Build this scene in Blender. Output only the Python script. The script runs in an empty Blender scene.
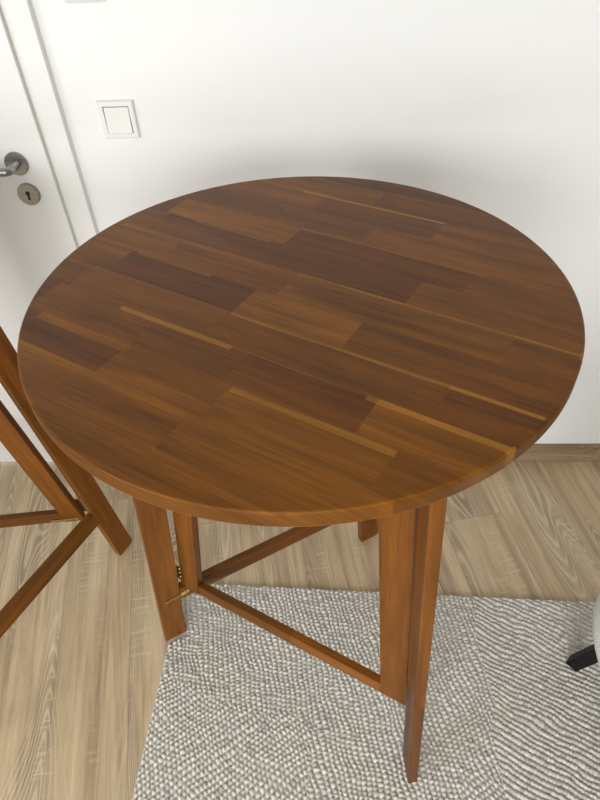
import bpy, bmesh, math, random
import numpy as np
from mathutils import Vector, Matrix

SC = bpy.context.scene
COL = SC.collection
R = math.radians
rnd = random.Random(7)

# ------------------------------------------------------------ camera
TH, RO, YAW = R(43.8), R(2.87), R(3.74)
def _rot(v, a):
    c, s = math.cos(a), math.sin(a)
    return Vector((c*v[0]-s*v[1], s*v[0]+c*v[1], v[2]))
_r = _rot((1, 0, 0), YAW)
_f = _rot((0, math.cos(TH), -math.sin(TH)), YAW)
_d = _rot((0, -math.sin(TH), -math.cos(TH)), YAW)
r2 = _r*math.cos(RO) + _d*math.sin(RO)
d2 = -_r*math.sin(RO) + _d*math.cos(RO)
cam = bpy.data.cameras.new('camera'); co = bpy.data.objects.new('camera', cam)
COL.objects.link(co)
M = Matrix((r2, -d2, -_f)).transposed().to_4x4()
M.translation = Vector((0, 0, 1.615))
co.matrix_world = M
cam.sensor_fit = 'VERTICAL'; cam.sensor_height = 36; cam.sensor_width = 27; cam.lens = 27.0
cam.clip_start = .02
SC.camera = co

# ------------------------------------------------------------ world, light, exposure
w = bpy.data.worlds.new('daylight'); SC.world = w; w.use_nodes = True
w.node_tree.nodes['Background'].inputs[0].default_value = (.80, .90, 1.0, 1)
w.node_tree.nodes['Background'].inputs[1].default_value = 1.0
def area(name, loc, target, sx, sy, power, col):
    l = bpy.data.lights.new(name, 'AREA'); l.shape = 'RECTANGLE'; l.size = sx; l.size_y = sy
    l.energy = power; l.color = col
    o = bpy.data.objects.new(name, l); COL.objects.link(o); o.location = loc
    o.rotation_euler = (Vector(target)-Vector(loc)).to_track_quat('-Z', 'Y').to_euler()
    return o
area('window_daylight', (-.55, -2.62, 1.40), (-.45, 0, 1.25), 2.0, 1.8, 82, (1.0, .995, .985))
area('side_window_daylight', (-2.22, -.95, 1.5), (0, -.55, 1.2), 1.3, 1.5, 20, (.90, .96, 1.0))
SC.view_settings.view_transform = 'Standard'
SC.view_settings.look = 'None'
SC.view_settings.gamma = 1.0
SC.view_settings.use_curve_mapping = False
SC.view_settings.exposure = 0.36

# ------------------------------------------------------------ helpers
def srgb(r, g, b):
    f = lambda c: (c/255/12.92) if c/255 <= .04045 else ((c/255+.055)/1.055)**2.4
    return (f(r), f(g), f(b), 1)
def newmat(name, rough=.5, base=None, metal=0, spec=.5):
    m = bpy.data.materials.new(name); m.use_nodes = True
    nt = m.node_tree; b = nt.nodes['Principled BSDF']
    b.inputs['Roughness'].default_value = rough
    b.inputs['Metallic'].default_value = metal
    b.inputs['Specular IOR Level'].default_value = spec
    if base: b.inputs['Base Color'].default_value = base
    return m, nt, b
class N:
    """tiny node helper"""
    def __init__(s, nt): s.nt = nt
    def __call__(s, t, ins=None, **kw):
        n = s.nt.nodes.new(t)
        for k, v in kw.items(): setattr(n, k, v)
        for k, v in (ins or {}).items():
            if hasattr(v, 'is_linked') or v.__class__.__name__.startswith('NodeSocket'): s.nt.links.new(v, n.inputs[k])
            else: n.inputs[k].default_value = v
        return n
    def math(s, op, a, b=0.0, c=None):
        n = s.nt.nodes.new('ShaderNodeMath'); n.operation = op
        for i, v in enumerate((a, b) if c is None else (a, b, c)):
            if isinstance(v, (int, float)): n.inputs[i].default_value = v
            else: s.nt.links.new(v, n.inputs[i])
        return n.outputs[0]
    def mix(s, fac, a, b, blend='MIX'):
        n = s.nt.nodes.new('ShaderNodeMix'); n.data_type = 'RGBA'; n.blend_type = blend
        for i, v in ((0, fac), (6, a), (7, b)):
            if isinstance(v, (int, float, tuple)): n.inputs[i].default_value = v
            else: s.nt.links.new(v, n.inputs[i])
        return n.outputs[2]
    def ramp(s, fac, stops):
        n = s.nt.nodes.new('ShaderNodeValToRGB'); s.nt.links.new(fac, n.inputs[0])
        el = n.color_ramp.elements
        while len(el) < len(stops): el.new(.5)
        for e, (p, c) in zip(el, stops): e.position = p; e.color = c
        return n.outputs[0]
def g(v): return (v, v, v, 1)

# ---- materials
def mat_wood():
    m, nt, b = newmat('acacia_varnish', .28, spec=.17); n = N(nt)
    at = n('ShaderNodeAttribute', attribute_name='tint')
    uv = n('ShaderNodeUVMap', uv_map='grain')
    mp = n('ShaderNodeMapping', {'Vector': uv.outputs[0], 'Scale': (1.8, 34, 1)})
    no = n('ShaderNodeTexNoise', {'Vector': mp.outputs[0], 'Scale': 1.0, 'Detail': 5.0, 'Roughness': .6, 'Distortion': .3})
    mp2 = n('ShaderNodeMapping', {'Vector': uv.outputs[0], 'Scale': (9, 230, 1)})
    no2 = n('ShaderNodeTexNoise', {'Vector': mp2.outputs[0], 'Scale': 1.0, 'Detail': 3.0, 'Roughness': .6})
    mp3 = n('ShaderNodeMapping', {'Vector': uv.outputs[0], 'Scale': (4, 14, 1)})
    no3 = n('ShaderNodeTexNoise', {'Vector': mp3.outputs[0], 'Scale': 1.0, 'Detail': 2.0, 'Distortion': 1.0})
    c1 = n.ramp(no.outputs[0], [(.28, g(.58)), (.5, g(1.0)), (.72, g(1.36))])
    c2 = n.ramp(no2.outputs[0], [(.3, g(.78)), (.7, g(1.18))])
    c3 = n.ramp(no3.outputs[0], [(.3, g(.85)), (.7, g(1.15))])
    kv = n('ShaderNodeMapping', {'Vector': uv.outputs[0], 'Scale': (3.2, 8, 1)})
    vo = n('ShaderNodeTexVoronoi', {'Vector': kv.outputs[0], 'Scale': 1.0}, distance='EUCLIDEAN')
    pick = n.math('LESS_THAN', n('ShaderNodeSeparateColor', {'Color': vo.outputs['Color']}).outputs[0], .30)
    kn = n.math('MULTIPLY', n.ramp(n.math('ADD', vo.outputs['Distance'], n.math('MULTIPLY', no2.outputs[0], .06)), [(.045, g(1)), (.13, g(0))]), pick)
    c = n.mix(1.0, at.outputs[0], c1, 'MULTIPLY'); c = n.mix(1.0, c, c2, 'MULTIPLY'); c = n.mix(1.0, c, c3, 'MULTIPLY'); c = n.mix(n.math('MULTIPLY', kn, .6), c, (.035, .012, .003, 1))
    nt.links.new(c, b.inputs['Base Color'])
    nt.links.new(n.ramp(no2.outputs[0], [(.3, g(.33)), (.7, g(.42))]), b.inputs['Roughness'])
    bp = n('ShaderNodeBump', {'Strength': .06, 'Distance': .001, 'Height': no2.outputs[0]})
    nt.links.new(bp.outputs[0], b.inputs['Normal'])
    return m
WOOD = mat_wood()

PLANK_A = -78.0   # direction of the floor boards, degrees from +x
def mat_floor(name='oak_laminate', ang=PLANK_A, width=.195, off=.0, baseboard=False):
    m, nt, b = newmat(name, .42, spec=.4); n = N(nt)
    tc = n('ShaderNodeTexCoord')
    mp = n('ShaderNodeMapping', {'Vector': tc.outputs['Object'], 'Rotation': (0, 0, R(-ang))})
    mp.vector_type = 'POINT'
    sp = n('ShaderNodeSeparateXYZ', {'Vector': mp.outputs[0]})
    s = sp.outputs[0]; t = n.math('ADD', sp.outputs[2 if baseboard else 1], off)
    tw = n.math('DIVIDE', t, width); row = n.math('FLOOR', tw); ft = n.math('FRACT', tw)
    wn = n('ShaderNodeTexWhiteNoise', {'W': row}, noise_dimensions='1D')
    so = n.math('ADD', s, n.math('MULTIPLY', wn.outputs[0], 1.28))
    sl = n.math('DIVIDE', so, 1.28); cell = n.math('FLOOR', sl); fs = n.math('FRACT', sl)
    pid = n.math('ADD', n.math('MULTIPLY', row, 7.31), n.math('MULTIPLY', cell, 3.17))
    pw = n('ShaderNodeTexWhiteNoise', {'W': pid}, noise_dimensions='1D').outputs[0]
    # long straight streaks
    v1 = n('ShaderNodeCombineXYZ', {'X': n.math('MULTIPLY', s, 1.4), 'Y': n.math('MULTIPLY', t, 26), 'Z': n.math('MULTIPLY', pid, 1.7)})
    n1 = n('ShaderNodeTexNoise', {'Vector': v1.outputs[0], 'Scale': 1.0, 'Detail': 6.0, 'Roughness': .62, 'Distortion': .6})
    v2 = n('ShaderNodeCombineXYZ', {'X': n.math('MULTIPLY', s, 12), 'Y': n.math('MULTIPLY', t, 330), 'Z': pid})
    n2 = n('ShaderNodeTexNoise', {'Vector': v2.outputs[0], 'Scale': 1.0, 'Detail': 3.0, 'Roughness': .7})
    # cathedral arches: contour lines of a smooth stretched field
    v3 = n('ShaderNodeCombineXYZ', {'X': n.math('MULTIPLY', s, 1.25), 'Y': n.math('MULTIPLY', t, 9.5), 'Z': n.math('MULTIPLY', pid, 2.3)})
    n3 = n('ShaderNodeTexNoise', {'Vector': v3.outputs[0], 'Scale': 1.0, 'Detail': .6, 'Roughness': .3, 'Distortion': .12})
    ph = n.math('ADD', n.math('MULTIPLY', n3.outputs[0], 240), n.math('MULTIPLY', n2.outputs[0], 1.5))
    rings = n.math('ADD', n.math('MULTIPLY', n.math('SINE', ph), .5), .5)
    rings = n.math('POWER', rings, 3.0)
    ringmask = n.ramp(n3.outputs[0], [(.48, g(0)), (.55, g(1))])
    base = n.ramp(n1.outputs[0], [(.22, srgb(142, 121, 95)), (.42, srgb(185, 161, 128)), (.56, srgb(209, 186, 149)), (.78, srgb(226, 206, 170))])
    dark = n.mix(1.0, base, n.ramp(n3.outputs[0], [(.48, g(1)), (.60, g(.80))]), 'MULTIPLY')
    rg = n.mix(n.math('MULTIPLY', n.math('MULTIPLY', rings, ringmask), .48), dark, srgb(236, 220, 192))
    fine = n.mix(1.0, rg, n.ramp(n2.outputs[0], [(.3, g(.86)), (.7, g(1.12))]), 'MULTIPLY')
    # saw marks across the grain, in patches
    v4 = n('ShaderNodeCombineXYZ', {'X': n.math('MULTIPLY', s, 130), 'Y': n.math('MULTIPLY', t, 7), 'Z': pid})
    n4 = n('ShaderNodeTexNoise', {'Vector': v4.outputs[0], 'Scale': 1.0, 'Detail': 1.0})
    v5 = n('ShaderNodeCombineXYZ', {'X': n.math('MULTIPLY', s, 3.5), 'Y': n.math('MULTIPLY', t, 9), 'Z': n.math('ADD', pid, 40)})
    n5 = n('ShaderNodeTexNoise', {'Vector': v5.outputs[0], 'Scale': 1.0, 'Detail': 1.0})
    saw = n.math('MULTIPLY', n.ramp(n4.outputs[0], [(.56, g(0)), (.66, g(1))]), n.ramp(n5.outputs[0], [(.55, g(0)), (.66, g(1))]))
    fine = n.mix(n.math('MULTIPLY', saw, .45), fine, srgb(230, 212, 184))
    tone = n.mix(1.0, fine, n.ramp(pw, [(0, g(.82)), (1, g(.98))]), 'MULTIPLY')
    e1 = n.math('LESS_THAN', n.math('MINIMUM', ft, n.math('SUBTRACT', 1.0, ft)), .006)
    e2 = n.math('LESS_THAN', n.math('MINIMUM', fs, n.math('SUBTRACT', 1.0, fs)), .0008)
    e = n.math('MAXIMUM', e1, e2)
    c = n.mix(1.0, tone, (.62, .57, .52, 1), 'MULTIPLY') if baseboard else n.mix(n.math('MULTIPLY', e, .35), tone, srgb(110, 90, 68))
    nt.links.new(c, b.inputs['Base Color'])
    bp = n('ShaderNodeBump', {'Strength': .10, 'Distance': .001, 'Height': n2.outputs[0]})
    nt.links.new(bp.outputs[0], b.inputs['Normal'])
    return m
def mat_paint(name, col, rough=.85, bump=.03, scale=180):
    m, nt, b = newmat(name, rough, spec=.3); n = N(nt)
    tc = n('ShaderNodeTexCoord')
    no = n('ShaderNodeTexNoise', {'Vector': tc.outputs['Object'], 'Scale': scale, 'Detail': 3.0})
    nl = n('ShaderNodeTexNoise', {'Vector': tc.outputs['Object'], 'Scale': 2.0, 'Detail': 2.0})
    c = n.mix(1.0, col, n.ramp(nl.outputs[0], [(.3, g(.98)), (.7, g(1.0))]), 'MULTIPLY')
    nt.links.new(c, b.inputs['Base Color'])
    bp = n('ShaderNodeBump', {'Strength': bump, 'Distance': .002, 'Height': no.outputs[0]})
    nt.links.new(bp.outputs[0], b.inputs['Normal'])
    return m
def mat_metal(name, col, rough):
    m, nt, b = newmat(name, rough, col, 1.0); n = N(nt)
    tc = n('ShaderNodeTexCoord')
    mp = n('ShaderNodeMapping', {'Vector': tc.outputs['Object'], 'Scale': (1, 1, 14)})
    no = n('ShaderNodeTexNoise', {'Vector': mp.outputs[0], 'Scale': 60.0, 'Detail': 3.0})
    nt.links.new(n.ramp(no.outputs[0], [(.3, g(rough*.8)), (.7, g(min(1, rough*1.25)))]), b.inputs['Roughness'])
    return m
WALL = mat_paint('wall_paint', (.83, .83, .815, 1))
ROOMP = mat_paint('low_bounce_paint', (.46, .455, .44, 1))  # unseen walls toned down to cut bounced light and deepen contrast
CEIL = mat_paint('low_bounce_ceiling', (.50, .50, .49, 1))  # unseen ceiling kept grey so less light bounces down
DOORP = mat_paint('door_lacquer', (.80, .80, .775, 1), .35, .004, 60)
PLASTIC = mat_paint('switch_plastic', (.80, .79, .755, 1), .3, .002, 40)
STEEL = mat_metal('brushed_steel', (.34, .335, .325, 1), .30)
BRASS = mat_metal('aged_brass', (.50, .36, .15, 1), .38)
DARK = mat_paint('painted_recess_shade', (.015, .014, .012, 1), .7)  # near-black that paints in the shade inside small recesses
BLACKP = mat_paint('black_leg_paint', (.004, .004, .0045, 1), .6)
FLOORM = mat_floor(off=.0)
BASEM = mat_floor('oak_baseboard', 0.0, 5.0, 2.0, True)

def mat_fabric():
    m, nt, b = newmat('grey_seat_fabric', .9, spec=.2); n = N(nt)
    tc = n('ShaderNodeTexCoord')
    no = n('ShaderNodeTexNoise', {'Vector': tc.outputs['Object'], 'Scale': 420.0, 'Detail': 2.0})
    nt.links.new(n.ramp(no.outputs[0], [(.3, srgb(190, 190, 184)), (.7, srgb(228, 228, 221))]), b.inputs['Base Color'])
    bp = n('ShaderNodeBump', {'Strength': .4, 'Distance': .001, 'Height': no.outputs[0]})
    nt.links.new(bp.outputs[0], b.inputs['Normal'])
    return m
FABRIC = mat_fabric()
def mat_rug():
    m, nt, b = newmat('wool_rug', .95, spec=.15); n = N(nt)
    at = n('ShaderNodeAttribute', attribute_name='tint')
    tc = n('ShaderNodeTexCoord')
    no = n('ShaderNodeTexNoise', {'Vector': tc.outputs['Object'], 'Scale': 500.0, 'Detail': 2.0})
    c = n.mix(1.0, at.outputs[0], n.ramp(no.outputs[0], [(.3, g(.86)), (.7, g(1.1))]), 'MULTIPLY')
    nt.links.new(c, b.inputs['Base Color'])
    return m
RUGM = mat_rug()

# ---- mesh helpers
def link(name, me, mat=None, parent=None, smooth=False):
    if mat: me.materials.append(mat)
    o = bpy.data.objects.new(name, me); COL.objects.link(o)
    if parent: o.parent = parent
    if smooth:
        for p in me.polygons: p.use_smooth = True
    return o
def from_bm(name, bm, mat, parent=None, smooth=False):
    me = bpy.data.meshes.new(name); bm.normal_update(); bm.to_mesh(me); bm.free()
    return link(name, me, mat, parent, smooth)
def tag(o, label=None, cat=None, group=None, kind=None):
    if label: o['label'] = label
    if cat: o['category'] = cat
    if group: o['group'] = group
    if kind: o['kind'] = kind
    return o
def empty(name, loc, label=None, cat=None, group=None, rz=0):
    o = bpy.data.objects.new(name, None); COL.objects.link(o); o.location = loc; o.rotation_euler = (0, 0, rz)
    o.empty_display_size = .1
    return tag(o, label, cat, group)
def add_hexa(bm, pts, bevel=0.0, seg=2):
    vs = [bm.verts.new(p) for p in pts]  # 0-3 bottom ring, 4-7 top ring
    fs = [bm.faces.new([vs[i] for i in q]) for q in ((3, 2, 1, 0), (4, 5, 6, 7), (0, 1, 5, 4), (1, 2, 6, 5), (2, 3, 7, 6), (3, 0, 4, 7))]
    bmesh.ops.recalc_face_normals(bm, faces=fs)
    if bevel:
        es = list({e for f in fs for e in f.edges})
        bmesh.ops.bevel(bm, geom=es, offset=bevel, segments=seg, affect='EDGES', profile=.5)
def add_box(bm, lo, hi, bevel=0.0, mat=None, seg=2):
    (x0, y0, z0), (x1, y1, z1) = lo, hi
    p = [(x0, y0, z0), (x1, y0, z0), (x1, y1, z0), (x0, y1, z0), (x0, y0, z1), (x1, y0, z1), (x1, y1, z1), (x0, y1, z1)]
    if mat: p = [mat @ Vector(q) for q in p]
    add_hexa(bm, p, bevel, seg)
def box(name, lo, hi, mat, parent=None, bevel=0.0, kind=None):
    bm = bmesh.new(); add_box(bm, lo, hi, bevel)
    o = from_bm(name, bm, mat, parent)
    if kind: o['kind'] = kind
    return o
def add_lathe(bm, prof, mat, seg=32):
    """profile of (radius, height) about local z; mat places it"""
    rings = []
    for r, z in prof:
        if r < 1e-6: rings.append([bm.verts.new(mat @ Vector((0, 0, z)))])
        else: rings.append([bm.verts.new(mat @ Vector((r*math.cos(2*math.pi*k/seg), r*math.sin(2*math.pi*k/seg), z))) for k in range(seg)])
    for a, b_ in zip(rings, rings[1:]):
        for k in range(seg):
            q = [a[k % len(a)], a[(k+1) % len(a)], b_[(k+1) % len(b_)], b_[k % len(b_)]]
            q2 = []
            for v in q:
                if v not in q2: q2.append(v)
            if len(q2) > 2: bm.faces.new(q2)
    bmesh.ops.recalc_face_normals(bm, faces=bm.faces[:])
def add_tube(bm, pts, r, seg=16):
    rings = []
    for i, p in enumerate(pts):
        p = Vector(p)
        a = (Vector(pts[min(i+1, len(pts)-1)]) - Vector(pts[max(i-1, 0)])).normalized()
        q = a.to_track_quat('Z', 'Y')
        rr = r[i] if isinstance(r, (list, tuple)) else r
        rings.append([bm.verts.new(p + q @ Vector((rr*math.cos(2*math.pi*k/seg), rr*math.sin(2*math.pi*k/seg), 0))) for k in range(seg)])
    for a, b_ in zip(rings, rings[1:]):
        for k in range(seg): bm.faces.new((a[k], a[(k+1) % seg], b_[(k+1) % seg], b_[k]))
    bm.faces.new(rings[0][::-1]); bm.faces.new(rings[-1])
    bmesh.ops.recalc_face_normals(bm, faces=bm.faces[:])

# ------------------------------------------------------------ the room
WY = 1.382                       # face of the photographed wall
X0, X1, Y0, ZC = -2.3, 2.6, -2.7, 2.5
box('floor', (X0-.1, Y0-.1, -.1), (X1+.1, WY+.12, 0), FLOORM, kind='structure')
box('ceiling', (X0-.1, Y0-.1, ZC), (X1+.1, WY+.12, ZC+.1), CEIL, kind='structure')
DX0, DX1, FX = -1.49, -.638, -.582      # door leaf, outer edge of its frame
# wall with the doorway cut out
bm = bmesh.new()
add_box(bm, (FX-.03, WY, 0), (X1+.1, WY+.1, ZC)); add_box(bm, (X0-.1, WY, 0), (DX0-.03, WY+.1, ZC)); add_box(bm, (DX0-.03, WY, 2.03), (FX-.03, WY+.1, ZC))
o = from_bm('wall_back', bm, WALL); o['kind'] = 'structure'
box('wall_right', (X1, Y0, 0), (X1+.1, WY, ZC), ROOMP, kind='structure')
def wall_hole(name, axis, pos, thick, a0, a1, h0, h1, la, lb):
    bm = bmesh.new()
    for (p0, p1, z0, z1) in ((la, a0, 0, ZC), (a1, lb, 0, ZC), (a0, a1, 0, h0), (a0, a1, h1, ZC)):
        if axis == 'x': add_box(bm, (p0, pos, z0), (p1, pos+thick, z1))
        else: add_box(bm, (pos, p0, z0), (pos+thick, p1, z1))
    o = from_bm(name, bm, ROOMP); o['kind'] = 'structure'
wall_hole('wall_front', 'x', Y0-.1, .1, -1.8, .3, .45, 2.3, X0, X1+.1)
wall_hole('wall_left', 'y', X0-.1, .1, -1.7, -.2, .7, 2.3, Y0-.1, WY)
def window(name, lo, hi, axis):
    bm = bmesh.new(); f = .06
    (a0, p0, z0), (a1, p1, z1) = lo, hi
    mid = (a0+a1)/2
    for (b0, b1, c0, c1) in ((a0, a0+f, z0, z1), (a1-f, a1, z0, z1), (a0+f, a1-f, z0, z0+f), (a0+f, a1-f, z1-f, z1), (mid-.03, mid+.03, z0+f, z1-f)):
        if axis == 'x': add_box(bm, (b0, p0, c0), (b1, p1, c1), .004)
        else: add_box(bm, (p0, b0, c0), (p1, b1, c1), .004)
    o = from_bm(name, bm, DOORP); o['kind'] = 'structure'
window('window_1', (-1.8, Y0-.08, .45), (.3, Y0-.03, 2.3), 'x')
window('window_2', (-1.7, X0-.08, .7), (-.2, X0-.03, 2.3), 'y')
# baseboard of the same oak
bm = bmesh.new()
add_box(bm, (FX+.001, WY-.014, 0), (X1, WY-.0005, .078), .0025)
o = from_bm('baseboard_back', bm, BASEM); o['kind'] = 'structure'
o = box('baseboard_left', (X0+.0005, Y0, 0), (X0+.014, WY-.002, .078), BASEM, bevel=.0025); o['kind'] = 'structure'

# door frame
bm = bmesh.new()
FY = WY-.020
add_box(bm, (DX1-.02, FY, 0), (FX, WY+.1, 2.05), .0015)
add_box(bm, (DX0-.06, FY, 0), (DX0+.02, WY+.1, 2.05), .0015)
add_box(bm, (DX0+.02, FY, 1.985), (DX1-.02, WY+.1, 2.05), .0015)
o = from_bm('trim_1', bm, DOORP); o['kind'] = 'structure'
bm = bmesh.new(); add_box(bm, (DX0, FY-.013, .022), (DX1, FY-.0012, 1.99), .002)
door = from_bm('door_1', bm, DOORP); door['kind'] = 'structure'
DY = FY-.013
bm = bmesh.new(); add_box(bm, (DX0, FY-.0015, .0225), (DX1+.0025, FY+.0003, 1.993))
from_bm('door_seal', bm, mat_paint('door_seal_rubber', (.62, .60, .50, 1), .6), door)
def wallmat(x, z, y=None):   # local z points out of the wall towards the room
    return Matrix.Translation((x, DY if y is None else y, z)) @ Matrix.Rotation(R(90), 4, 'X')
hx, hz = -.711, 1.077
bm = bmesh.new()
add_lathe(bm, [(0, 0), (.0265, 0), (.0265, .006), (.025, .0078), (0, .008)], wallmat(hx, hz), 40)
rosette = from_bm('handle_rosette', bm, STEEL, door, False)
bm = bmesh.new()
add_tube(bm, [(hx, DY-.007, hz), (hx, DY-.040, hz), (hx-.003, DY-.046, hz), (hx-.009, DY-.0495, hz), (hx-.06, DY-.050, hz), (hx-.125, DY-.050, hz)], [.0092, .0092, .0094, .0094, .0092, .0092], 22)
from_bm('door_handle', bm, STEEL, door, True)
kx, kz = -.708, 1.004
bm = bmesh.new()
add_lathe(bm, [(0, 0), (.0265, 0), (.0265, .006), (.025, .0078), (0, .008)], wallmat(kx, kz), 40)
esc = from_bm('keyhole_rosette', bm, STEEL, door, False)
bm = bmesh.new()
add_lathe(bm, [(0, .0082), (.0052, .0083), (.0052, .0075)], wallmat(kx, kz+.004), 20)
add_box(bm, (kx-.0028, DY-.0083, kz-.0125), (kx+.0028, DY-.0076, kz+.002))
from_bm('keyhole', bm, DARK, esc)  # flat shape on the rosette, the shade of the hole painted as near-black

# light switch
sw = empty('light_switch', (-.4615, WY, 1.1565), 'square off-white wall switch with one rocker, right of the door', 'light switch')
def lw(x0, x1, z0, z1, y0, y1, name, bev, mat=PLASTIC):
    bm = bmesh.new(); add_box(bm, (x0, y0, z0), (x1, y1, z1), bev); return from_bm(name, bm, mat, sw)
bm = bmesh.new()   # frame ring with a sloping front
ho, hm_, hi = .040, .0375, .0285
rings = [(ho, 0), (ho, -.0055), (hm_, -.009), (hi+.001, -.0095), (hi, -.0085), (hi, -.001)]
vr = [[bm.verts.new((sx*h, y, sz*h)) for sx, sz in ((-1, -1), (1, -1), (1, 1), (-1, 1))] for h, y in rings]
for a, b_ in zip(vr, vr[1:]):
    for k in range(4): bm.faces.new((a[k], a[(k+1) % 4], b_[(k+1) % 4], b_[k]))
bmesh.ops.recalc_face_normals(bm, faces=bm.faces[:])
from_bm('switch_frame', bm, PLASTIC, sw)
lw(-.0284, .0284, -.0284, .0284, -.004, -.0006, 'switch_gap_shade', 0, DARK)  # dark sheet painting the shade in the gap round the rocker
bm = bmesh.new()   # rocker, tilted slightly so its upper edge sits in
add_hexa(bm, [(-.0272, -.0118, -.0277), (.0272, -.0118, -.0277), (.0272, -.0042, -.0277), (-.0272, -.0042, -.0277),
              (-.0272, -.0078, .0268), (.0272, -.0078, .0268), (.0272, -.0042, .0268), (-.0272, -.0042, .0268)], .0008)
from_bm('rocker', bm, PLASTIC, sw)
# second fitting, only its lower edge is in the picture
th = empty('wall_thermostat', (-.4745, WY, 1.4165), 'white plastic wall fitting above the light switch, mostly cut off by the photo edge', 'thermostat')
bm = bmesh.new(); add_box(bm, (-.040, -.006, -.040), (.040, -.0003, .040), .003, seg=3); from_bm('back_plate', bm, PLASTIC, th)
bm = bmesh.new(); add_box(bm, (-.036, -.022, -.035), (.036, -.0062, .036), .005, seg=3); from_bm('cover', bm, PLASTIC, th)
bm = bmesh.new(); add_lathe(bm, [(0, .0), (.019, 0), (.018, .009), (.0165, .010), (0, .010)], Matrix.Translation((0, -.0222, .002)) @ Matrix.Rotation(R(90), 4, 'X'), 32)
from_bm('dial', bm, PLASTIC, th)

# ------------------------------------------------------------ bar tables
CX, CY, TZ, TR, TT = -.044, .752, 1.118, .399, .0260
def finish_wood(bm, name, tintfn, uvfn, parent, smooth=False):
    me = bpy.data.meshes.new(name); bm.normal_update(); bm.to_mesh(me); bm.free()
    me.uv_layers.new(name='grain'); me.color_attributes.new('tint', 'FLOAT_COLOR', 'CORNER')
    uv = me.uv_layers['grain']; at = me.color_attributes['tint']
    for p in me.polygons:
        for li in p.loop_indices:
            v = me.vertices[me.loops[li].vertex_index].co
            uv.data[li].uv = uvfn(v, p); at.data[li].color = tintfn(v, p)
    return link(name, me, WOOD, parent, smooth)

# stave layout of the top: rows between seams, joints along the row, tone of each stave
D_ = (.110, .0345, .0036); M_ = (.150, .0505, .0046); L_ = (.184, .0660, .0060); O_ = (.210, .0760, .0062); Y_ = (.290, .120, .0135)
K_ = (.124, .0400, .0040); N_ = (.166, .0575, .0052)
seams = [-.41, -.345, -.2815, -.219, -.154, -.091, -.0255, .0415, .104, .1655, .229, .2905, .353, .41]
lay = [
 [(9, N_)],                                                                # -.41 .. -.345
 [(.02, N_), (9, L_)],                                                     # -.345 .. -.2815
 [(-.135, K_), (.035, N_), (.255, L_), (9, N_)],                           # -.2815 .. -.219
 [(-.335, K_), (-.135, M_), (.02, M_), (.205, K_), (9, O_)],               # -.219 .. -.154
 [(-.32, M_), (-.06, M_), (.27, N_), (9, K_)],                             # -.154 .. -.091
 [(-.30, M_), (-.055, D_), (.12, L_), (9, M_)],                            # -.091 .. -.0255
 [(-.246, N_), (-.022, M_), (.31, L_), (9, M_)],                           # -.0255 .. .0415
 [(-.33, M_), (.153, D_), (9, N_)],                                        # .0415 .. .104
 [(-.34, D_), (-.09, L_), (.215, D_), (9, M_)],                            # .104 .. .1655
 [(-.155, K_), (.02, M_), (9, N_)],                                        # .1655 .. .229
 [(-.11, M_), (.117, K_), (9, M_)],                                        # .229 .. .2905
 [(-.02, M_), (9, K_)], [(9, K_)]]
# thin pale sapwood streaks along some seams: (row, s0, s1, at upper edge?, width, tone)
streaks = [(1, -.33, .30, 1, .012, O_), (2, .038, .258, 1, .010, Y_), (3, -.205, -.008, 1, .0090, Y_), (3, .19, .45, 1, .009, Y_),
           (2, -.30, -.13, 1, .0155, O_), (4, -.055, .40, 1, .006, Y_), (6, -.022, .40, 1, .005, Y_), (8, -.09, .23, 1, .006, O_),
           (8, -.09, .23, 0, .003, K_), (10, -.16, .118, 1, .005, Y_), (5, -.29, -.14, 1, .006, O_), (7, -.27, -.115, 1, .005, O_),
           (6, -.38, -.246, 1, .012, O_), (3, .37, .41, 1, .009, Y_), (11, -.26, -.1, 0, .006, L_), (3, -.05, .19, 1, .004, L_)]
GA = R(-29); ge = Vector((math.cos(GA), math.sin(GA))); gn = Vector((-math.sin(GA), math.cos(GA)))
def clip(poly, axis, val, keep_less):
    out = []
    for i in range(len(poly)):
        a, b_ = poly[i], poly[(i+1) % len(poly)]
        da, db = (a[axis]-val), (b_[axis]-val)
        if keep_less: da, db = -da, -db
        if da >= 0: out.append(a)
        if (da > 0 > db) or (da < 0 < db):
            t = da/(da-db); out.append((a[0]+(b_[0]-a[0])*t, a[1]+(b_[1]-a[1])*t))
    return out
SEG = 160
bev = .004
circ = [((TR-bev)*math.cos(2*math.pi*k/SEG), (TR-bev)*math.sin(2*math.pi*k/SEG)) for k in range(SEG)]
def stave_at(s, t):
    ri = 0
    while ri < len(seams)-2 and t > seams[ri+1]: ri += 1
    k = 0
    while s > lay[ri][k][0]: k += 1
    for (r_, s0, s1, up, wd, tone) in streaks:
        if r_ == ri and s0 < s < s1 and ((seams[ri+1]-t < wd) if up else (t-seams[ri] < wd)): return (ri, k, tone, 1)
    return (ri, k, lay[ri][k][1], 0)
def jit(ri, k):
    q = random.Random(ri*31+k*7+1); return q.uniform(.96, 1.05), q.random()*40
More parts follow.
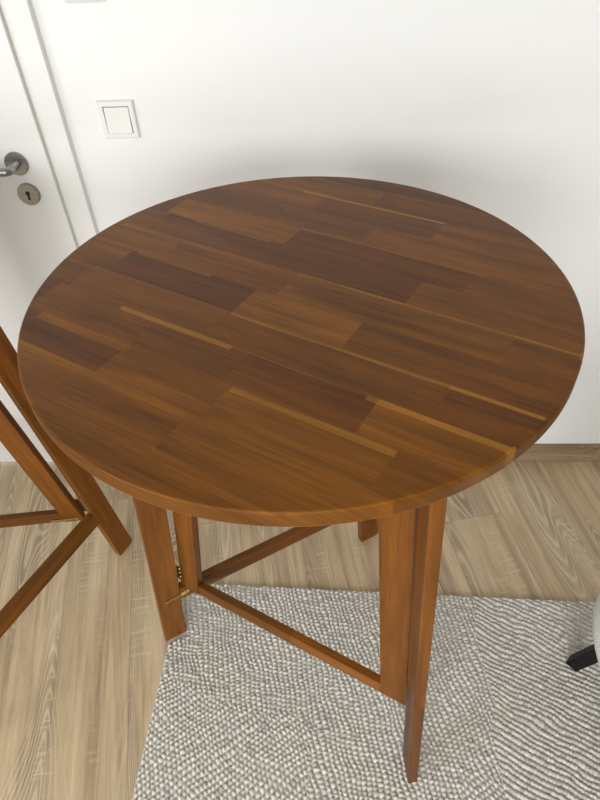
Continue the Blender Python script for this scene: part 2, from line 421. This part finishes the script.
def make_top(parent):
    bm = bmesh.new(); info = []
    def stave_poly(s0, s1, t0, t1):
        p = circ
        for ax, val, less in ((0, s0, 0), (0, s1, 1), (1, t0, 0), (1, t1, 1)):
            p = clip(p, ax, val, less)
            if len(p) < 3: return
        vs = [bm.verts.new((ge.x*s+gn.x*t, ge.y*s+gn.y*t, TZ)) for s, t in p]
        bm.faces.new(vs)
    for ri in range(len(seams)-1):
        t0, t1 = seams[ri], seams[ri+1]; s0 = -.5
        for k, (s1, tone) in enumerate(lay[ri]):
            s1 = min(s1, .5)
            cuts_s = sorted({s0, s1} | {c for st in streaks if st[0] == ri for c in (st[1], st[2]) if s0 < c < s1})
            for a, b_ in zip(cuts_s, cuts_s[1:]):
                mid = (a+b_)/2; ts = {t0, t1}
                for st in streaks:
                    if st[0] == ri and st[1] < mid < st[2]: ts.add(t1-st[4] if st[3] else t0+st[4])
                ts = sorted(ts)
                for c, d in zip(ts, ts[1:]): stave_poly(a, b_, c, d)
            s0 = s1
    bmesh.ops.remove_doubles(bm, verts=bm.verts[:], dist=1e-6)
    # rim and underside
    prof = [(TR-bev, TZ), (TR-bev*.5, TZ-bev*.14), (TR-bev*.14, TZ-bev*.5), (TR, TZ-bev), (TR, TZ-TT+bev), (TR-bev*.3, TZ-TT+bev*.3), (TR-bev, TZ-TT)]
    rings = [[bm.verts.new((r*math.cos(2*math.pi*k/SEG), r*math.sin(2*math.pi*k/SEG), z)) for k in range(SEG)] for r, z in prof]
    # circle verts are laid out in grain coordinates, so turn the rim to match
    cg, sg = math.cos(GA), math.sin(GA)
    for rg_ in rings:
        for v in rg_: v.co.x, v.co.y = cg*v.co.x-sg*v.co.y, sg*v.co.x+cg*v.co.y
    for a, b_ in zip(rings, rings[1:]):
        for k in range(SEG): bm.faces.new((a[k], b_[k], b_[(k+1) % SEG], a[(k+1) % SEG]))
    bm.faces.new(rings[-1][::-1])
    bmesh.ops.remove_doubles(bm, verts=bm.verts[:], dist=2e-5)
    def ctr(p):
        c = p.center; r = math.hypot(c.x, c.y)
        k = min(1, (TR-.005)/max(r, 1e-6))
        x, y = c.x*k, c.y*k
        return x*ge.x+y*ge.y, x*gn.x+y*gn.y
    cache = {}
    def look(p):
        if p.index not in cache:
            ri, k, tone, sk = stave_at(*ctr(p)); j, of = jit(ri, k)
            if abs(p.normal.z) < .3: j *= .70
            cache[p.index] = ((tone[0]*j, tone[1]*j, tone[2]*j, 1), of)
        return cache[p.index]
    def uvf(v, p):
        of = look(p)[1]; s = v.x*ge.x+v.y*ge.y; t = v.x*gn.x+v.y*gn.y
        return (s+of, t+of*1.7+(v.z-TZ)*.6)
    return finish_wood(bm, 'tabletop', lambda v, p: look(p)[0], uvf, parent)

LEGT = (.158, .0545, .0078)
def board(name, p0, p1, e, w, nrm, t, parent, tint=LEGT, cut=None, bevel=.0018, seed=0, joint=None, vert=False):
    """board whose outer edge runs p0->p1, w wide along e, t thick along nrm"""
    p0, p1, e, nrm = Vector(p0), Vector(p1), Vector(e), Vector(nrm)
    pts = [p0, p0+e*w, p0+e*w+nrm*t, p0+nrm*t, p1, p1+e*w, p1+e*w+nrm*t, p1+nrm*t]
    if cut: pts[0] += Vector((0, 0, 0))
    bm = bmesh.new(); add_hexa(bm, pts, bevel)
    ax = (p1-p0).normalized(); q = random.Random(seed); of = q.random()*50
    d1 = e if abs(e.dot(ax)) < .7 else Vector((0, 0, 1))
    d1 = (d1-ax*d1.dot(ax)).normalized(); nu = (nrm-ax*nrm.dot(ax)).normalized()
    j = q.uniform(.92, 1.08)
    if joint is not None:
        L = (p1-p0).length
        bmesh.ops.bisect_plane(bm, geom=bm.verts[:]+bm.edges[:]+bm.faces[:], plane_co=p0+ax*L*joint, plane_no=ax)
    def side(v, p):
        if joint is None: return 0
        return 1 if (p.center-p0).dot(ax) < (p1-p0).length*joint else 0
    def tf(v, p):
        k = j*(.72 if side(v, p) and name == 'leg' else (1.12 if side(v, p) else 1)); return (tint[0]*k, tint[1]*k*(.95 if side(v, p) else 1), tint[2]*k, 1)
    def uf(v, p):
        r = v-p0; return (r.dot(ax)+of+side(v, p)*3, r.dot(d1)+r.dot(nu)*.8+of*1.3)
    return finish_wood(bm, name, tf, uf, parent)

# corners on the floor (outermost corner of each leg), relative to the table's axis
KS = .112
LO = Vector((-.461-CX, .737-CY, 0)); RO_ = Vector((.201-CX, .393-CY, 0)); BO = Vector((.142-CX, 1.090-CY, 0))
def up(p, z, ks=None):
    q = Vector(p); rr = math.hypot(q.x, q.y)
    if ks is None: ks = .090 if (p-RO_).length < .02 else .092
    k = (rr-ks*z)/rr
    return Vector((q.x*k, q.y*k, z))
ZT = TZ-TT
def bar_table(loc, rz, label, group, latch, zfoot=.0):
    T = empty('bar_table', loc, label, 'bar table', group, rz)
    make_top(T)
    def un(a, b_): v = (b_-a); v.z = 0; return v.normalized()
    # wing 1: left leg + back leg, wing 2: near leg + back stile, middle panel between the inner edges
    e1 = un(LO, BO); n1 = Vector((e1.y, -e1.x, 0)); n1 = -n1 if n1.dot(-LO) < 0 else n1
    RB = Vector((.128-CX, 1.068-CY, 0))
    e3 = un(RO_, RB); n3 = Vector((-e3.y, e3.x, 0)); n3 = n3 if n3.dot(-RO_) > 0 else -n3
    w, t = .060, .022
    board('leg', up(LO, .003), up(LO, ZT-.001), e1, w, n1, t, T, seed=1)
    BI = BO; 
    board('leg', BO, up(BO, ZT-.001), -e1, w, n1, t, T, seed=2)
    board('leg', up(RO_, zfoot), up(RO_, ZT-.001), e3, w, n3, t, T, seed=3, joint=.36)
    zs = .17
    # wing 1 rails
    def rail(name, A, B, e, n, wa, wb, z, h, seed, tt=.020, joint=None, par=T):
        a0 = up(A, z)+e*wa+n*.001; b0 = up(B, z)-e*wb+n*.001
        a1 = up(A, z+h)+e*wa+n*.001; b1 = up(B, z+h)-e*wb+n*.001
        q = Vector((0, 0, h))
        bm = bmesh.new()
        add_hexa(bm, [a0, b0, b0+n*tt, a0+n*tt, a1, b1, b1+n*tt, a1+n*tt], .0016)
        if joint:
            bmesh.ops.bisect_plane(bm, geom=bm.verts[:]+bm.edges[:]+bm.faces[:], plane_co=a0.lerp(b0, joint), plane_no=e)
        of = seed*5.3
        def uf(v, p):
            r = v-a0; return (r.dot(e)+of, r.z+r.dot(n)*.8+of)
        def tf(v, p):
            k = 1.0
            if joint: k = .80 if (p.center-a0).dot(e) < (b0-a0).length*joint else 1.12
            return (LEGT[0]*k, LEGT[1]*k, LEGT[2]*k, 1)
        return finish_wood(bm, name, tf, uf, par)
    rail('stretcher', LO, BO, e1, n1, w+.0005, w+.0005, .188, .046, 4, .022)
    rail('top_rail', LO, BO, e1, n1, w+.0005, w+.0005, ZT-.046, .04, 5)
    # wing 2
    SB = RB
    board('stile', up(SB, .36), up(SB, ZT-.001), -e3, .05, n3, t, T, seed=6)
    rail('stretcher', RO_, SB, e3, n3, w+.0005, .0505, .362, .04, 7, .014)
    rail('top_rail', RO_, SB, e3, n3, w+.0005, .0505, ZT-.046, .04, 8)
    # middle panel: hinged to the inner edges of the left and near legs
    ML = LO+e1*(w+.002); MR = RO_+e3*(w+.008)
    e2 = un(ML, MR); n2 = Vector((e2.y, -e2.x, 0)); n2 = -n2 if n2.dot(-(ML+MR)/2) < 0 else n2
    zm = .222 if latch == 'front' else .254; kA = .108 if latch == 'front' else .118
    A0, A1 = up(LO, zm, kA)+e1*(w+.002)+e2*.008, up(LO, ZT-.001, kA)+e1*(w+.002)+e2*.008
    B0, B1 = up(RO_, zm, .100)+e3*(w+.006)-e2*.0175, up(RO_, ZT-.001, .100)+e3*(w+.006)-e2*.0175
    sw_ = .052
    board('stile', A0, A1, e2, sw_, n2, t, T, seed=9)
    board('stile', B0, B1, -e2, sw_+.009, n2, t, T, seed=10)
    for (z, h, nm, sd, jn) in ((zm+.0003, .038, 'stretcher', 11, .54), (ZT-.046, .04, 'top_rail', 12, None)):
        def at(P0, P1, zz): k = (zz-zm)/(ZT-.001-zm); return P0.lerp(P1, k)
        a0, a1 = at(A0, A1, z)+e2*(sw_+.0003), at(A0, A1, z+h)+e2*(sw_+.0003)
        b0, b1 = at(B0, B1, z)-e2*(sw_+.0093), at(B0, B1, z+h)-e2*(sw_+.0093)
        bm = bmesh.new(); nn = n2*.001; tt = n2*.020
        add_hexa(bm, [a0+nn, b0+nn, b0+tt, a0+tt, a1+nn, b1+nn, b1+tt, a1+tt], .0016)
        if jn: bmesh.ops.bisect_plane(bm, geom=bm.verts[:]+bm.edges[:]+bm.faces[:], plane_co=a0.lerp(b0, jn), plane_no=e2)
        L = (b0-a0).length
        def uf(v, p, a0=a0, sd=sd): r = v-a0; return (r.dot(e2)+sd*3.1, r.z+r.dot(n2)*.8+sd)
        def tf(v, p, a0=a0, jn=jn, L=L):
            k = 1.05
            if jn: k = .95 if (p.center-a0).dot(e2) < L*jn else 1.25
            return (LEGT[0]*k, LEGT[1]*k, LEGT[2]*k, 1)
        finish_wood(bm, nm, tf, uf, T)
    # hinges between the legs and the middle panel
    def hinge(P, lw_, ea, na, eb, nb, z, zlen=.06, mat=BRASS):
        bm = bmesh.new()
        c0, c1 = P(z), P(z+zlen)
        add_tube(bm, [c0.lerp(c1, k/6) for k in range(7)], .0034, 12)
        for ee, nn_ in ((ea, na), (eb, nb)):
            add_hexa(bm, [c0, c0+ee*lw_, c0+ee*lw_-nn_*.0012, c0-nn_*.0012, c1, c1+ee*lw_, c1+ee*lw_-nn_*.0012, c1-nn_*.0012])
        H = from_bm('hinge', bm, mat, T)
        if lw_ > .01:
            for q in range(3):
                bm = bmesh.new(); s = c0.lerp(c1, .2+.3*q)+eb*lw_*.6
                add_lathe(bm, [(0, .0016), (.002, .0014), (.003, .0)], Matrix.Translation(s-nb*.0012) @ (-nb).to_track_quat('Z', 'Y').to_matrix().to_4x4(), 10)
                from_bm('screw', bm, mat, H)
        return H
    for z in (.262, .86):
        hinge(lambda zz: up(LO, zz)+e1*(w+.004)+e2*.003-n2*.001, .016, -e1, n1, e2, n2, z)
        hinge(lambda zz: up(RO_, zz)+e3*(w+.004)-e2*.008-n2*.001, .004, -e3, n3, -e2, n2, z)
    # flat brass catch across the lower corner
    bm = bmesh.new(); heads = []
    def strip(a, b_, nn_, screws):
        d = (b_-a); X = d.normalized(); Yv = nn_.cross(X).normalized(); Zv = X.cross(Yv)
        q = Matrix((X, Yv, Zv)).transposed().to_4x4(); q.translation = a
        add_box(bm, (0, -.0042, -.0011), (d.length, .0042, .0011), .0004, q)
        for s_ in screws:
            p = a.lerp(b_, s_); sb = bmesh.new(); heads.append(sb); add_lathe(sb, [(0, .0034), (.0028, .0026), (.0036, 0)], Matrix.Translation(p) @ nn_.to_track_quat('Z', 'Y').to_matrix().to_4x4(), 12)
    if latch == 'front':
        zc = zm-.016
        a = up(LO, zc)+e1*.018+n1*(t+.0022); m_ = up(LO, zc+.004)+e1*(w+.001)+n1*(t+.0022); b_ = A0+e2*.026-n2*.0026+Vector((0, 0, .006))
        strip(a, m_, n1, (.15, .7)); strip(m_, b_, -n2, (.75,))
    else:
        strip(A0+e2*.010+n2*(t+.0022)+Vector((0, 0, .012)), A0+e2*.085+n2*(t+.0022)+Vector((0, 0, .012)), n2, (.1, .35, .65, .9))
    ca_ = from_bm('catch', bm, BRASS, T)
    for sb in heads: from_bm('screw', sb, BRASS, ca_)
    return T
bar_table((CX, CY, 0), 0, 'round reddish-brown wooden bar table in the middle, standing partly on the rug', 'folding bar tables', 'front', .0115)
# the second one: its left-type corner stands at (-.618, 1.040)
rz2 = R(-145)
v = _rot((LO.x, LO.y, 0), rz2)
bar_table((-.618-v.x, 1.040-v.y, 0), rz2, 'second wooden bar table by the door, only its hinged legs in view at the left', 'folding bar tables', 'side')

# ------------------------------------------------------------ rug
def make_rug():
    ang = R(-2.4); cr, sr = math.cos(ang), math.sin(ang)
    ox, oy = -.436, .898            # far left corner
    W, H, st = 1.75, 1.45, .0021
    nx, ny = int(W/st), int(H/st)
    u, v = np.meshgrid(np.arange(nx)*st, np.arange(ny)*st, indexing='ij')   # u right, v towards the camera
    x = ox+cr*u+sr*v; y = oy+sr*u-cr*v
    rng = np.random.RandomState(3)
    def vn(px, py, f, seed):        # smooth value noise
        r_ = np.random.RandomState(seed).rand(256, 256)
        a, b_ = px*f+50, py*f+50
        i, j = np.floor(a).astype(int), np.floor(b_).astype(int)
        fa, fb = a-i, b_-j; fa = fa*fa*(3-2*fa); fb = fb*fb*(3-2*fb)
        G = lambda ii, jj: r_[ii % 256, jj % 256]
        return (G(i, j)*(1-fa)+G(i+1, j)*fa)*(1-fb)+(G(i, j+1)*(1-fa)+G(i+1, j+1)*fa)*fb
    wob = (vn(x, y, 9, 1)-.5)*.05; wob2 = (vn(x, y, 22, 5)-.5)*.010
    # three braid directions, like a big hexagonal patchwork
    xb = .40+(vn(x, y, 12, 9)-.5)*.03
    low = (y < .34-(x-.40)*.55)
    zone = np.where(x > xb, np.where(low, 2, 0), np.where((y+x*.25) < .50+(vn(x, y, 10, 12)-.5)*.05, 2, 1))
    zone = np.where((x < .30) & (x > -.05) & (y < .50), 1, zone)
    angs = np.array([R(-29), R(103), R(38)])[zone]
    ca, sa = np.cos(angs), np.sin(angs)
    al = ca*x+sa*y+wob*.35; ac = -sa*x+ca*y+wob2+wob*.25
    pitch = np.array([.0130, .0124, .0124])[zone]; lp = np.array([.0088, .0108, .0108])[zone]
    al = al+(vn(x, y, 75, 21)-.5)*.004; ac = ac+(vn(x, y, 75, 22)-.5)*np.array([.002, .0042, .0042])[zone]
    rown = np.floor(ac/pitch); fr = ac/pitch-rown
    ph = al/lp+(rown % 2)*.5+np.sin(rown*12.9898)*.25
    li = np.floor(ph); fl_ = ph-li
    h1 = np.sin(np.pi*fr)**.62; h2 = np.sin(np.pi*(fl_))**.7
    hr = np.modf(np.abs(np.sin(rown*12.9898+li*78.233+zone*3.1))*43758.5453)[0]
    ridge = np.array([.42, .72, .72])[zone]
    hgt = h1*(1-ridge+ridge*h2)
    z = .0038+.0086*hgt*(.75+.40*hr)+(vn(x, y, 300, 4)-.5)*.0014
    press = np.where((np.abs((x+.432)*.906+(y-.742)*.423) < .036) & (np.abs(-(x+.432)*.423+(y-.742)*.906+.006) < .018), 1.0, 0.0)   # the left foot presses on the corner of the rug
    z = z*(1-np.clip(press, 0, 1))+.0026*np.clip(press, 0, 1)
    edge = np.minimum(np.minimum(u, v), np.minimum(W-u, H-v))
    z = np.where(edge < .004, .0004+z*np.clip(edge/.004, 0, 1), z)
    tone = .92+.16*hr+(vn(x, y, 7, 8)-.5)*.08
    # darker flecks of grey yarn
    tone = np.where(np.modf(hr*17.3)[0] < .07, tone*.84, tone)
    col = np.stack([.60*tone, .57*tone, .508*tone, np.ones_like(tone)], -1).reshape(-1, 4)
    co_ = np.stack([x, y, z], -1).reshape(-1, 3).astype(np.float32)
    idx = np.arange(nx*ny).reshape(nx, ny)
    f = np.stack([idx[:-1, :-1], idx[:-1, 1:], idx[1:, 1:], idx[1:, :-1]], -1).reshape(-1, 4)
    me = bpy.data.meshes.new('rug')
    me.vertices.add(len(co_)); me.vertices.foreach_set('co', co_.ravel())
    me.loops.add(f.size); me.loops.foreach_set('vertex_index', f.ravel().astype(np.int32))
    me.polygons.add(len(f)); me.polygons.foreach_set('loop_start', (np.arange(len(f))*4).astype(np.int32))
    me.polygons.foreach_set('loop_total', np.full(len(f), 4, np.int32)) if False else None
    me.update(calc_edges=True)
    at = me.color_attributes.new('tint', 'FLOAT_COLOR', 'POINT')
    at.data.foreach_set('color', col.astype(np.float32).ravel())
    o = link('rug', me, RUGM, smooth=True)
    tag(o, 'pale grey chunky braided wool rug lying under the bar table', 'rug')
make_rug()

# ------------------------------------------------------------ chair at the right edge
def make_chair():
    CXc, CYc = .772, .466
    T = empty('shell_chair', (CXc, CYc, 0), 'light grey upholstered chair with black legs at the right edge', 'chair', rz=R(-93))
    # seat and shell: one upholstered tub, profile swept around
    def se(a, rx, ry, n=2.6):
        c, s = math.cos(a), math.sin(a)
        return rx*math.copysign(abs(c)**(2/n), c), ry*math.copysign(abs(s)**(2/n), s)
    bm = bmesh.new(); seg = 56
    rings = []
    for sc_, z in ((0, .395), (.55, .396), (.84, .400), (.95, .412), (1.0, .432), (1.0, .448), (.955, .466), (.84, .476), (.6, .478), (0, .476)):
        if sc_ == 0: rings.append([bm.verts.new((0, 0, z))])
        else: rings.append([bm.verts.new((*se(2*math.pi*k/seg, .245*sc_, .258*sc_), z)) for k in range(seg)])
    for a, b_ in zip(rings, rings[1:]):
        for k in range(seg):
            q = []
            for v_ in (a[k % len(a)], a[(k+1) % len(a)], b_[(k+1) % len(b_)], b_[k % len(b_)]):
                if v_ not in q: q.append(v_)
            if len(q) > 2: bm.faces.new(q)
    bmesh.ops.recalc_face_normals(bm, faces=bm.faces[:])
    from_bm('seat', bm, FABRIC, T, True)
    # curved backrest on the far (-y local) side
    bm = bmesh.new(); nu, nv = 28, 14; outer, inner = [], []
    for i in range(nu+1):
        a = R(-90)+R(74)*(2*i/nu-1)
        ro, ri = [], []
        hh = .80-.17*abs(2*i/nu-1)**2.4
        for j in range(nv+1):
            z = .452+(hh-.452)*j/nv; k = 1+.14*(j/nv)
            x, y = se(a, .222*k, .243*k); x2, y2 = se(a, .192*k, .213*k)
            ro.append(bm.verts.new((x, y, z))); ri.append(bm.verts.new((x2, y2, z+.012*(j == 0))))
        outer.append(ro); inner.append(ri)
    for i in range(nu):
        for j in range(nv):
            bm.faces.new((outer[i][j], outer[i+1][j], outer[i+1][j+1], outer[i][j+1]))
            bm.faces.new((inner[i][j], inner[i][j+1], inner[i+1][j+1], inner[i+1][j]))
        bm.faces.new((outer[i][nv], outer[i+1][nv], inner[i+1][nv], inner[i][nv]))
        bm.faces.new((outer[i][0], inner[i][0], inner[i+1][0], outer[i+1][0]))
    for i in (0, nu):
        for j in range(nv): bm.faces.new((outer[i][j], outer[i][j+1], inner[i][j+1], inner[i][j]))
    bmesh.ops.recalc_face_normals(bm, faces=bm.faces[:])
    o = from_bm('backrest', bm, FABRIC, T, True)
    mo = o.modifiers.new('round', 'BEVEL'); mo.width = .010; mo.segments = 3; mo.limit_method = 'ANGLE'; mo.angle_limit = R(50)
    for sx, sy in ((1, 1), (1, -1), (-1, 1), (-1, -1)):
        bm = bmesh.new()
        f = Vector((sx*.200, sy*.147, .0105)); t_ = Vector((sx*.135, sy*.070, .398))
        d = (t_-f).normalized()
        h1_, h2_ = .016, .018
        aa = Vector((d.y*1, -d.x, 0)).normalized(); bb = Vector((0, 0, 1)).cross(aa)
        pts = []
        for c, h in ((f, h1_), (t_, h2_)):
            for p, q in ((-1, -1), (1, -1), (1, 1), (-1, 1)): pts.append(c+aa*h*p+bb*h*q)
        add_hexa(bm, pts, .003)
        from_bm('leg', bm, BLACKP, T)
    return T
make_chair()
